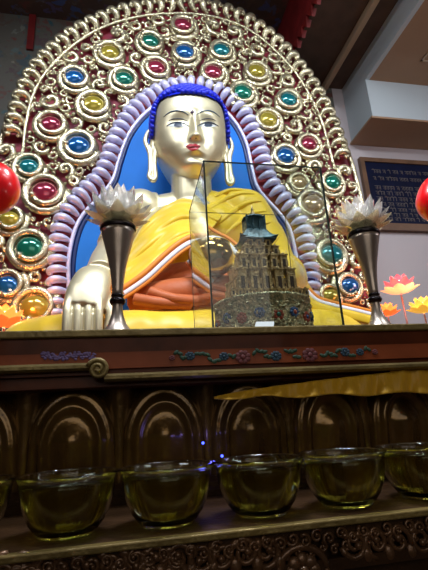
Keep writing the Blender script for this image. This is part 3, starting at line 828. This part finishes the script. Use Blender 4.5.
# hand: back of the hand turns down over the shin
hk = P(84, 311, 1.80)
parts.append(tube(cat([V(-.135, 1.98, 2.17), V(-.155, 1.88, 2.135), V(-.175, 1.825, 2.05), V(hk.x, 1.80, hk.z + .01)], 6),
                  [.074 + .0013 * i for i in range(12)] + [.090 - .0004 * i for i in range(7)], 32, flat=.62, up=(0, -1, .5)))
fx = [P(px, 320, 1.785).x for px in (67.5, 78, 88.5, 99)]
for i, x in enumerate(fx):
    L = (.145, .165, .17, .15)[i]
    parts.append(tube(cat([V(x + (.0 if i else .006), 1.795, hk.z + .06), V(x, 1.768, hk.z + .005), V(x, 1.758, hk.z - L * .45), V(x, 1.764, hk.z - L)], 5), [.0185] * 6 + [.0188 - .0002 * k for k in range(10)], 14))
    parts.append(ball((x, 1.764, hk.z - L), .0165, nu=12, nv=8))
parts.append(tube(cat([V(-.115, 1.86, 2.09), V(-.095, 1.825, 2.0), V(-.082, 1.81, 1.94), V(-.09, 1.80, 1.88)], 5), [.028 - .0006 * k for k in range(16)], 14))
parts.append(ball((-.09, 1.80, 1.88), .018, nu=12, nv=8))
# ears with long lobes
for s in (-1, 1):
    ex = HX + s * .243; ey = 2.36
    zt, zb = P(152, 130, ey).z, P(156, 182, ey).z
    Hh = zt - zb
    loop = [V(ex - s * .02, ey, zt - .03), V(ex + s * .012, ey + .01, zt), V(ex + s * .042, ey + .02, zt - .07), V(ex + s * .016, ey + .01, zt - .17), V(ex + s * .014, ey, zb + .09), V(ex + s * .022, ey - .01, zb + .03), V(ex, ey - .015, zb), V(ex - s * .016, ey - .012, zb + .03), V(ex - s * .012, ey - .005, zb + .12), V(ex - s * .018, ey, zt - .14)]
    parts.append(tube(cat(loop, 5), .0155, 12))
    parts.append(ball((ex - s * .004, ey + .018, zt - .10), .018, .03, .11, 14, 12))
body = mesh('body', join(*parts), SKIN, st)
m = body.modifiers.new('r', 'REMESH'); m.mode = 'VOXEL'; m.voxel_size = .0052; m.use_smooth_shade = True
m = body.modifiers.new('s', 'SMOOTH'); m.iterations = 3; m.factor = .5
dg = bpy.context.evaluated_depsgraph_get(); dg.update()
ev = body.evaluated_get(dg); evm = ev.to_mesh()
BV = BVHTree.FromPolygons([ev.matrix_world @ v.co for v in evm.vertices], [tuple(p.vertices) for p in evm.polygons])
ev.to_mesh_clear()
def hit(px, py, off=.0015):
    d = ray(px, py).normalized(); r = BV.ray_cast(EYE, d)
    return None if r[0] is None else r[0] - d * off
def patch(x0, x1, top, bot, n=28, k=6, off=.0015):
    rows_ = []
    for i in range(n + 1):
        x = x0 + (x1 - x0) * i / n; a, b = top(i / n), bot(i / n)
        rows_.append([hit(x, a + (b - a) * j / k, off) for j in range(k + 1)])
    vs = [p for r in rows_ for p in r]
    fs = [(i * (k + 1) + j, i * (k + 1) + j + 1, (i + 1) * (k + 1) + j + 1, (i + 1) * (k + 1) + j) for i in range(n) for j in range(k)]
    return vs, fs
def line(pts, r, taper=True, off=.001):
    q = [hit(p.x, p.y, off) for p in cat([V(x, y, 0) for x, y in pts], 6)]
    n = len(q) - 1
    return tube(q, [r * (.35 + .65 * math.sin(PI * min(1, max(0, i / n)))) if taper else r for i in range(n + 1)], 6)
EYEW = mat('eye_white', (.62, .66, .66), .5); EYED = mat('eye_slate', (.03, .045, .08), .4); BROW = mat('brow_blue_grey', (.06, .10, .16), .5); LIP = mat('lip_red', (.42, .015, .03), .35); URNA = mat('urna_dark', (.05, .02, .05), .3)
for x0, x1, s in ((167.5, 188, 1), (198.5, 217.5, -1)):
    sl = lambda t: 125.6 + (.9 if s < 0 else -.0) * 0
    up = lambda t: 125.8 - 2.9 * math.sin(PI * t) ** .8; lw = lambda t: 125.8 + 1.5 * math.sin(PI * t)
    e_ = mesh('eye', patch(x0, x1, up, lw), EYEW, st)
    c = .5 * (x0 + x1) + .3
    mesh('iris', patch(c - 4.2, c + 4.2, lambda t: 125.6 - 2.7 * math.sqrt(max(0, 1 - (2 * t - 1) ** 4)), lambda t: 125.6 + 1.2 * math.sqrt(max(0, 1 - (2 * t - 1) ** 2)), 12, 4, .0025), EYED, e_)
    mesh('eyelid_line', join(line([(x0 - 1, 126.2), (x0 + 4, 123.4), ((x0 + x1) / 2, 122.4), (x1 - 4, 123.4), (x1 + 1, 126.2)], .0055, off=.0018), line([(x0 + 1, 121), (x0 + 6, 118.8), (x1 - 6, 118.8), (x1 - 1, 121)], .0025)), EYED, st)
mesh('eyebrow', line([(163.5, 117), (169, 112.8), (176, 110.8), (183, 111.6), (188.3, 115)], .0048), BROW, st)
mesh('eyebrow', line([(196.3, 115), (202, 111.6), (209, 110.8), (215, 113), (220, 117.3)], .0048), BROW, st)
mesh('urna', ball(hit(192.4, 112.2, 0), .013, .008, .015), URNA, st)
mesh('lips', patch(185.6, 200.6, lambda t: 146.6 - 3.4 * (math.sin(PI * t) ** .7) * (1 - .22 * G(t - .5, .09)), lambda t: 146.6 + 4.2 * math.sin(PI * t) ** .9, 28, 8, .002), LIP, st)
mesh('mouth_line', line([(185.5, 146.2), (190, 147), (193, 146.6), (196, 147), (200.6, 146.2)], .0028, off=.003), mat('dark_mouth', (.12, .005, .01), .5), st)
mesh('nostril', join(ball(hit(190.4, 138.2, 0), .006, .004, .004), ball(hit(196.2, 138.2, 0), .006, .004, .004)), URNA, st)
# hair cap with curls
zh0 = z_hl
def hair_ok(a_front, z):
    # a_front: angle from the front, 0..pi
    k = min(1, max(0, (a_front - 1.0) / .38)); k = k * k * (3 - 2 * k)
    return z > zh0 - .006 * math.cos(a_front * 3) - .20 * k * (1 if a_front < 2 else 1)
curls = []
def hair_pt(a, t, grow):
    p = Vector(head_fn(a, t, grow, False)); return p
core = []
def cap_fn(u, v):
    t = .12 + .88 * v; p = hair_pt(u, t, .012 * (1 if v < .97 else 0))
    return p
vs, fs = grid(cap_fn, 96, 60)
keep = []
for f in fs:
    c = sum((vs[i] for i in f), Vector()) / 4
    a = abs(math.atan2(c.x - HX, -(c.y - HYc)))
    if hair_ok(a, c.z + .012): keep.append(f)
hz = z_top
ush = ball((HX, HYc + .05, z_top - .04), .13, .13, .11, 30, 20)
beads = []
for j in range(34):
    t = .12 + .87 * j / 33
    w_ = smooth_tab(WT, t) * 2 * PI
    n = max(6, int(w_ / .030))
    for i in range(n):
        u = (i + .5 * (j % 2)) / n
        p = hair_pt(u, t, .017)
        a = abs(math.atan2(p.x - HX, -(p.y - HYc)))
        if a < 2.3 and hair_ok(a, p.z): beads.append(ball(p, .0160, nu=9, nv=6))
for j in range(7):
    e1 = j * .2
    n = max(1, int(2 * PI * math.cos(e1) * .122 / .027))
    for i in range(n):
        b_ = 2 * PI * (i + .5 * (j % 2)) / n
        beads.append(ball((HX + .122 * math.cos(e1) * math.cos(b_), HYc + .05 + .122 * math.cos(e1) * math.sin(b_), z_top - .04 + .112 * math.sin(e1)), .015, nu=7, nv=5))
mesh('curled_hair', join((vs, keep), ush, *beads), HAIR, st)

# robes
def remeshed(name, partlist, m_, vox, par, it=4, cut=None):
    vs, fs = join(*partlist)
    o = mesh(name, (vs, fs), m_, par)
    q = o.modifiers.new('r', 'REMESH'); q.mode = 'VOXEL'; q.voxel_size = vox; q.use_smooth_shade = True
    q = o.modifiers.new('s', 'SMOOTH'); q.iterations = it
    return o
def clip(vf, p0, nrm):
    vs, fs = vf; bm = bmesh.new(); bv = [bm.verts.new(v) for v in vs]
    for f in fs:
        try: bm.faces.new([bv[i] for i in f])
        except ValueError: pass
    bmesh.ops.remove_doubles(bm, verts=bm.verts, dist=1e-5)
    r = bmesh.ops.bisect_plane(bm, geom=bm.verts[:] + bm.edges[:] + bm.faces[:], plane_co=p0, plane_no=nrm, clear_outer=True)
    ed = [g for g in r['geom_cut'] if isinstance(g, bmesh.types.BMEdge)]
    bmesh.ops.edgeloop_fill(bm, edges=ed)
    bm.verts.ensure_lookup_table()
    out = ([v.co.copy() for v in bm.verts], [tuple(v.index for v in f.verts) for f in bm.faces]); bm.verts.index_update(); 
    out = ([v.co.copy() for v in bm.verts], [tuple(v.index for v in f.verts) for f in bm.faces]); bm.free(); return out
A = P(203, 181, 2.25); B = P(147, 224, 2.25)
nrm = V(-(A.z - B.z), 0, (A.x - B.x)).normalized()          # points up-left
rob = []
for b in (ball((HX, 2.43, 2.52), .352, .215, .318, 48, 30), ball((HX, 2.42, 2.20), .315, .225, .38, 48, 30), ball((HX, 2.44, 2.755), .385, .155, .158, 48, 24), ball((HX + .14, 2.36, 2.60), .19, .155, .17, 40, 24), ball((HX - .14, 2.36, 2.60), .185, .150, .165, 40, 24)):
    rob.append(clip(b, V(A.x, 0, A.z), nrm))
ls = V(.725, 2.42, 2.76)
rob.append(ball(ls, .16, .16, .15, 36, 24))
rob.append(tube(cat([V(.62, 2.44, 2.79), ls, V(.79, 2.38, 2.56), V(.81, 2.28, 2.30), V(.79, 2.12, 2.20), V(.66, 1.98, 2.16), V(.50, 1.96, 2.13)], 6), [.14] * 6 + [.155] * 6 + [.165] * 6 + [.165] * 6 + [.15] * 6 + [.12 - .003 * i for i in range(7)], 28))
# hanging sleeve widening to the knee
rob.append(tube(cat([V(.84, 2.38, 2.50), V(.87, 2.30, 2.25), V(.89, 2.22, 2.05), V(.92, 2.16, 1.93)], 6), [.13, .13, .132, .135, .138, .14, .142, .145, .15, .155, .16, .165, .17, .17, .17, .17, .17, .17, .17], 28))
robe = remeshed('robe', rob, YEL, .011, st)
dg.update(); dg = bpy.context.evaluated_depsgraph_get()
rev = robe.evaluated_get(dg); rm = rev.to_mesh()
RBV = BVHTree.FromPolygons([rev.matrix_world @ v.co for v in rm.vertices], [tuple(p.vertices) for p in rm.polygons]); rev.to_mesh_clear()
for L in ([(262, 201), (248, 203), (232, 212), (216, 226)], [(267, 211), (251, 214), (236, 225), (224, 236)], [(255, 194), (240, 194), (224, 200), (210, 209)], [(271, 222), (257, 227), (247, 240)], [(279, 236), (268, 250), (262, 272)], [(286, 250), (279, 268), (275, 290)], [(243, 190), (228, 191), (214, 197)]):
    q = []
    for p in cat([V(x, y, 0) for x, y in L], 8):
        d = ray(p.x, p.y).normalized(); h = RBV.ray_cast(EYE, d)
        if h[0] is not None and h[0].y < 2.62: q.append(h[0] + d * .004)
    if len(q) > 5:
        n = len(q) - 1
        mesh('pleat', tube(q, [.004 + .012 * abs(math.sin(PI * i / n)) ** .7 for i in range(n + 1)], 10), YEL, robe)
# legs folded, under yellow cloth
leg = [ball((.40, 2.12, 1.875), .46, .26, .18, 48, 24)]
for s_ in (-1, 1):
    leg.append(tube(cat([V(.38, 1.99, 1.85), V(.38 + s_ * .38, 1.97, 1.85), V(.38 + s_ * .66, 2.02, 1.85), V(.38 + s_ * .84, 2.14, 1.845), V(.38 + s_ * .62, 2.26, 1.85), V(.5, 2.38, 1.85)], 6), [.152] * 31, 28))
remeshed('folded_legs', leg, YEL, .014, st, 6)
# rust under-robe across the belly
ur = [clip(ball((.36, 2.30, 2.12), .36, .26, .24, 48, 30), V(.3, 2.3, 2.33), V(0, 0, 1))]
ur.append(tube(cat([V(.02, 2.12, 2.08), V(.2, 2.03, 2.09), V(.42, 2.0, 2.10), V(.60, 2.02, 2.10)], 6), .085, 20))
under = remeshed('under_robe', ur, RUST, .012, st)
# yellow drape over the belly, edged with orange, white and rust bands
TOPC = [(135, 240), (143, 227), (154, 215), (166, 206), (184, 199), (205, 206), (222, 216)]
HEM = [(118, 292), (131, 284), (146, 273), (160, 260), (175, 247), (190, 238), (206, 236)]
def curve_at(L, s):
    c = cat([V(x, y, 0) for x, y in L], 8); i = s * (len(c) - 1); k = int(min(i, len(c) - 2)); return c[k].lerp(c[k + 1], i - k)
def depth_at(s, v):
    a = 2.215 - .03 * math.sin(PI * s); b = 1.96 + .04 * s
    return a + (b - a) * (v ** 1.2)
def drape(s, v, lift=0.):
    a = curve_at(TOPC, s); b = curve_at(HEM, s); p = a.lerp(b, v)
    Y = depth_at(s, min(1, v)) - (.012 * math.sin(v * 15 + s * 5) + .006 * math.sin(v * 33 - s * 6)) * math.sin(PI * min(1, v)) ** .5 - lift
    return P(p.x, p.y, Y)
dr = mesh('robe_drape', grid(lambda u, v: drape(u, v), 60, 40), YEL, st)
q = dr.modifiers.new('s', 'SOLIDIFY'); q.thickness = .012; q.offset = 0
def hem_band(w0, w1, mt, name, par, lift, HL=HEM, YF=lambda s: 1.96 + .04 * s):
    def f(u, v):
        c = curve_at(HL, u); c2 = curve_at(HL, min(1, u + .02)); c1 = curve_at(HL, max(0, u - .02)); tt = (c2 - c1).normalized()
        nn = V(-tt.y, tt.x, 0); p = c + nn * (w0 + (w1 - w0) * v)
        return P(p.x, p.y, YF(u) - lift - .004 * math.sin(PI * v))
    o = mesh(name, grid(f, 50, 4), mt, par); q = o.modifiers.new('s', 'SOLIDIFY'); q.thickness = .008; q.offset = 0
hem_band(-3.2, .8, ORG, 'orange_hem', dr, .006)
hem_band(.8, 2.2, RUST, 'rust_hem', dr, .002)
hem_band(2.2, 6.2, WHT, 'white_hem', dr, .004)
hem_band(6.2, 9.5, ORG, 'orange_hem', dr, .000)
# edge of the sleeve round the bowl, and the crossing hem below it
SL = [(206, 238), (216, 238), (226, 242), (234, 250), (240, 258)]
hem_band(-1.5, 2.5, WHT, 'white_hem', dr, .0, SL, lambda s: 1.92 + .03 * s)
SL2 = [(208, 227), (218, 233), (228, 238), (238, 246)]
hem_band(-1.2, 1.2, ORG, 'orange_hem', dr, .0, SL2, lambda s: 2.04)
SL3 = [(188, 260), (196, 267), (206, 276), (213, 282)]
hem_band(-2, 2, WHT, 'white_hem', dr, .0, SL3, lambda s: 1.925); hem_band(2, 4.5, RUST, 'rust_hem', dr, .0, SL3, lambda s: 1.93)
hem_band(-5.5, -2, ORG, 'orange_hem', dr, .0, SL3, lambda s: 1.93)
# lap folds
fold = []
for i, (a, b, c) in enumerate((((196, 284), (215, 288), (238, 294)), ((198, 291), (216, 295), (236, 299)), ((150, 292), (172, 299), (196, 301)), ((135, 299), (160, 303), (190, 305)))):
    fold.append(tube([p for p in cat([P(*a, 1.93), P(*b, 1.90), P(*c, 1.93)], 8)], .022 if i < 2 else .028, 12))
mesh('lap_folds', join(*fold), RUST, st)
SL4 = [(308, 290), (318, 299), (334, 304), (352, 308), (372, 313)]
hem_band(-2.8, 0, ORG, 'orange_hem', dr, .0, SL4, lambda s: 1.97 - .06 * s); hem_band(0, 3.0, WHT, 'white_hem', dr, .0, SL4, lambda s: 1.965 - .06 * s); hem_band(3, 12, YEL, 'yellow_hem', dr, .0, SL4, lambda s: 1.95 - .06 * s)
# folded cuff under the right wrist
mesh('cuff', tube(cat([P(100, 276, 1.97), P(107, 280, 1.93), P(113, 288, 1.9), P(116, 296, 1.9)], 5), [.03 + .0006 * i for i in range(16)], 16), ORG, st)

bc = P(211, 257, 1.90)
bw = thing('alms_bowl', 'dark polished golden alms bowl held in the lap of the statue', 'bowl', (bc.x, 1.90, bc.z - .095))
BG = mat('dark_polished_gold', (.30, .18, .05), .12, .9)
mesh('bowl_body', lathe([(.001, 0), (.05, 0), (.088, .028), (.108, .070), (.110, .105), (.098, .145), (.092, .152), (.096, .158), (.088, .158), (.085, .148), (.098, .105), (.07, .03), (.001, .012)], (bc.x, 1.90, bc.z - .095), 48), BG, bw)

# ---------------------------------------------------------------- lotus lamps
def petal_leaf(c, ang, tilt, L, W):
    R = Matrix.Rotation(ang, 3, 'Z')
    def f(u, v):
        s = 2 * u - 1; w_ = W * math.sin(PI * min(1, .08 + .92 * v)) ** .7
        return R @ V(s * w_, -(v * L * math.cos(tilt)) - .01, v * L * math.sin(tilt) + .25 * L * v * v + .25 * w_ * s * s) + Vector(c)
    return grid(f, 6, 8)
def petal_mat(n, c, e, s): return mat(n, c, .35, emis=e, es=s)
PM = {'pink': petal_mat('pink_lit_petal', (.9, .25, .3), (1., .12, .17), .55), 'yellow': petal_mat('yellow_lit_petal', (.95, .7, .2), (1., .55, .08), .8), 'orange': petal_mat('orange_lit_petal', (.95, .35, .08), (1., .22, .04), 1.8)}
PO = {'pink': petal_mat('cream_lit_petal', (.95, .6, .35), (1., .50, .25), .7), 'yellow': petal_mat('gold_lit_petal', (.95, .6, .1), (1., .5, .05), .7), 'orange': petal_mat('red_lit_petal', (.9, .2, .05), (1., .12, .02), 1.4)}
CORE = mat('lamp_core', (1, .9, .8), .4, emis=(1, .75, .55), es=5)
STM = mat('pink_wire_stem', (.45, .18, .16), .4)
def lotus_lamp(px, py, Y, kind, k, label, watts):
    c = P(px, py, Y); b = V(c.x, Y, 1.69)
    l = thing('lotus_lamp', label, 'lamp', b, 'lit lotus flower lamps')
    mesh('lamp_base', lathe([(.001, 0), (.04, 0), (.042, .006), (.012, .016), (.001, .016)], b, 20), VASE, l)
    mesh('stem', tube([b + V(0, 0, .014), b + V(.006, 0, (c.z - b.z) * .5), c - V(0, 0, .008)], .0045 * k, 8), STM, l)
    for n, tilt, L, W, m_ in ((8, .12, .088, .030, PO), (8, .62, .086, .028, PM), (7, 1.15, .082, .026, PM)):
        for j in range(n):
            pm = mesh('petal', petal_leaf(c, 2 * PI * j / n + tilt, tilt, L * k, W * k), m_[kind], l)
            q = pm.modifiers.new('s', 'SOLIDIFY'); q.thickness = .002
    mesh('glowing_core', ball(c + V(0, 0, .052 * k), .034 * k), CORE, l)
    li = bpy.data.lights.new('lamp_glow', 'POINT'); li.energy = watts; li.color = (1, .55, .4) if kind != 'orange' else (1, .35, .1); li.shadow_soft_size = .05
    lo_ = bpy.data.objects.new('lamp_glow', li); COL.objects.link(lo_); lo_.location = c + V(0, -.02, .10 * k)
lotus_lamp(401, 294, 2.5, 'pink', 1.35, 'tall pink lotus lamp on a thin stem in front of the pinkish wall', 2.0)
lotus_lamp(388, 316, 2.45, 'orange', .85, 'low orange lotus lamp at the foot of the tall pink lotus lamp', .8)
lotus_lamp(424, 313, 2.35, 'yellow', 1.05, 'yellow lotus lamp at the right edge beside the pink one', 1.2)
lotus_lamp(4, 327, 2.36, 'orange', 1.2, 'orange lotus lamp glowing beside the statue knee below the red globe', 7)

# ---------------------------------------------------------------- red globes on slim stands
def globe(px, py, Y, r, egg, label):
    c = P(px, py, Y); b = V(c.x, Y, 1.69)
    g = thing('red_globe', label, 'globe', b, 'glossy red globes at both sides of the altar')
    prof = []
    for i in range(25):
        a = -PI / 2 + PI * i / 24; k = 1 + egg * max(0, math.sin(a)) ** 1.5
        prof.append((max(.0005, r * math.cos(a) * (1 - .12 * egg * 3 * max(0, math.sin(a)))), r * math.sin(a) * k * 1.06))
    mesh('globe', lathe(prof, c, 48), REDG, g)
    mesh('stand', lathe([(.001, 0), (.045, 0), (.045, .006), (.012, .02), (.006, .05), (.006, c.z - r * 1.1 - 1.69), (.02, c.z - r * 1.0 - 1.69), (.001, c.z - r * .99 - 1.69)], b, 24), VDARK, g)
globe(-7, 188, 1.2, .074, .0, 'glossy red globe cut off by the left edge of the picture')
globe(438, 201, 1.2, .074, .25, 'glossy red egg-shaped globe in front of the navy plaque')

# ---------------------------------------------------------------- light
def area(name, loc, target, sx, sy, e, col, sp=180):
    l = bpy.data.lights.new(name, 'AREA'); l.shape = 'RECTANGLE'; l.size = sx; l.size_y = sy; l.energy = e; l.color = col; l.spread = math.radians(sp)
    o = bpy.data.objects.new(name, l); COL.objects.link(o); o.location = loc
    o.rotation_euler = (Vector(target) - Vector(loc)).to_track_quat('-Z', 'Y').to_euler(); return o
area('ceiling_tube_lamp', (.0, .3, 5.1), (.3, 2.6, 2.7), 1.6, .25, 40, (.86, .94, 1), 105)
area('ceiling_tube_lamp_side', (2.2, .2, 4.45), (1.0, 2.8, 2.8), 1.3, .2, 19, (.88, .95, 1), 110)
area('ceiling_tube_lamp_left', (-2.0, .4, 4.7), (.0, 2.6, 2.8), 1.3, .2, 14, (.9, .92, 1), 120)
area('front_fill', (.2, -2.0, 2.6), (.3, 2.5, 2.6), 2.4, 1.6, 14, (1, .93, .82))  # wide warm fill light from behind the camera, no doorway built
area('right_hall_lamp', (4.3, .8, 3.6), (3.0, 3.4, 3.2), 1.2, .3, 19, (.95, .93, 1))
area('lamp_over_altar', (.40, 1.15, 3.35), (.38, 1.1, 1.7), .5, .12, 12, (.95, .97, 1), 120)
w = bpy.data.worlds.new('world'); SC.world = w; w.use_nodes = True
w.node_tree.nodes['Background'].inputs[0].default_value = (.5, .55, .65, 1); w.node_tree.nodes['Background'].inputs[1].default_value = .1
SC.view_settings.view_transform = 'Standard'; SC.view_settings.look = 'None'; SC.view_settings.gamma = 1; SC.view_settings.exposure = 0
SC.view_settings.use_curve_mapping = False
for o in SC.objects:
    if '_w' in o: del o['_w']
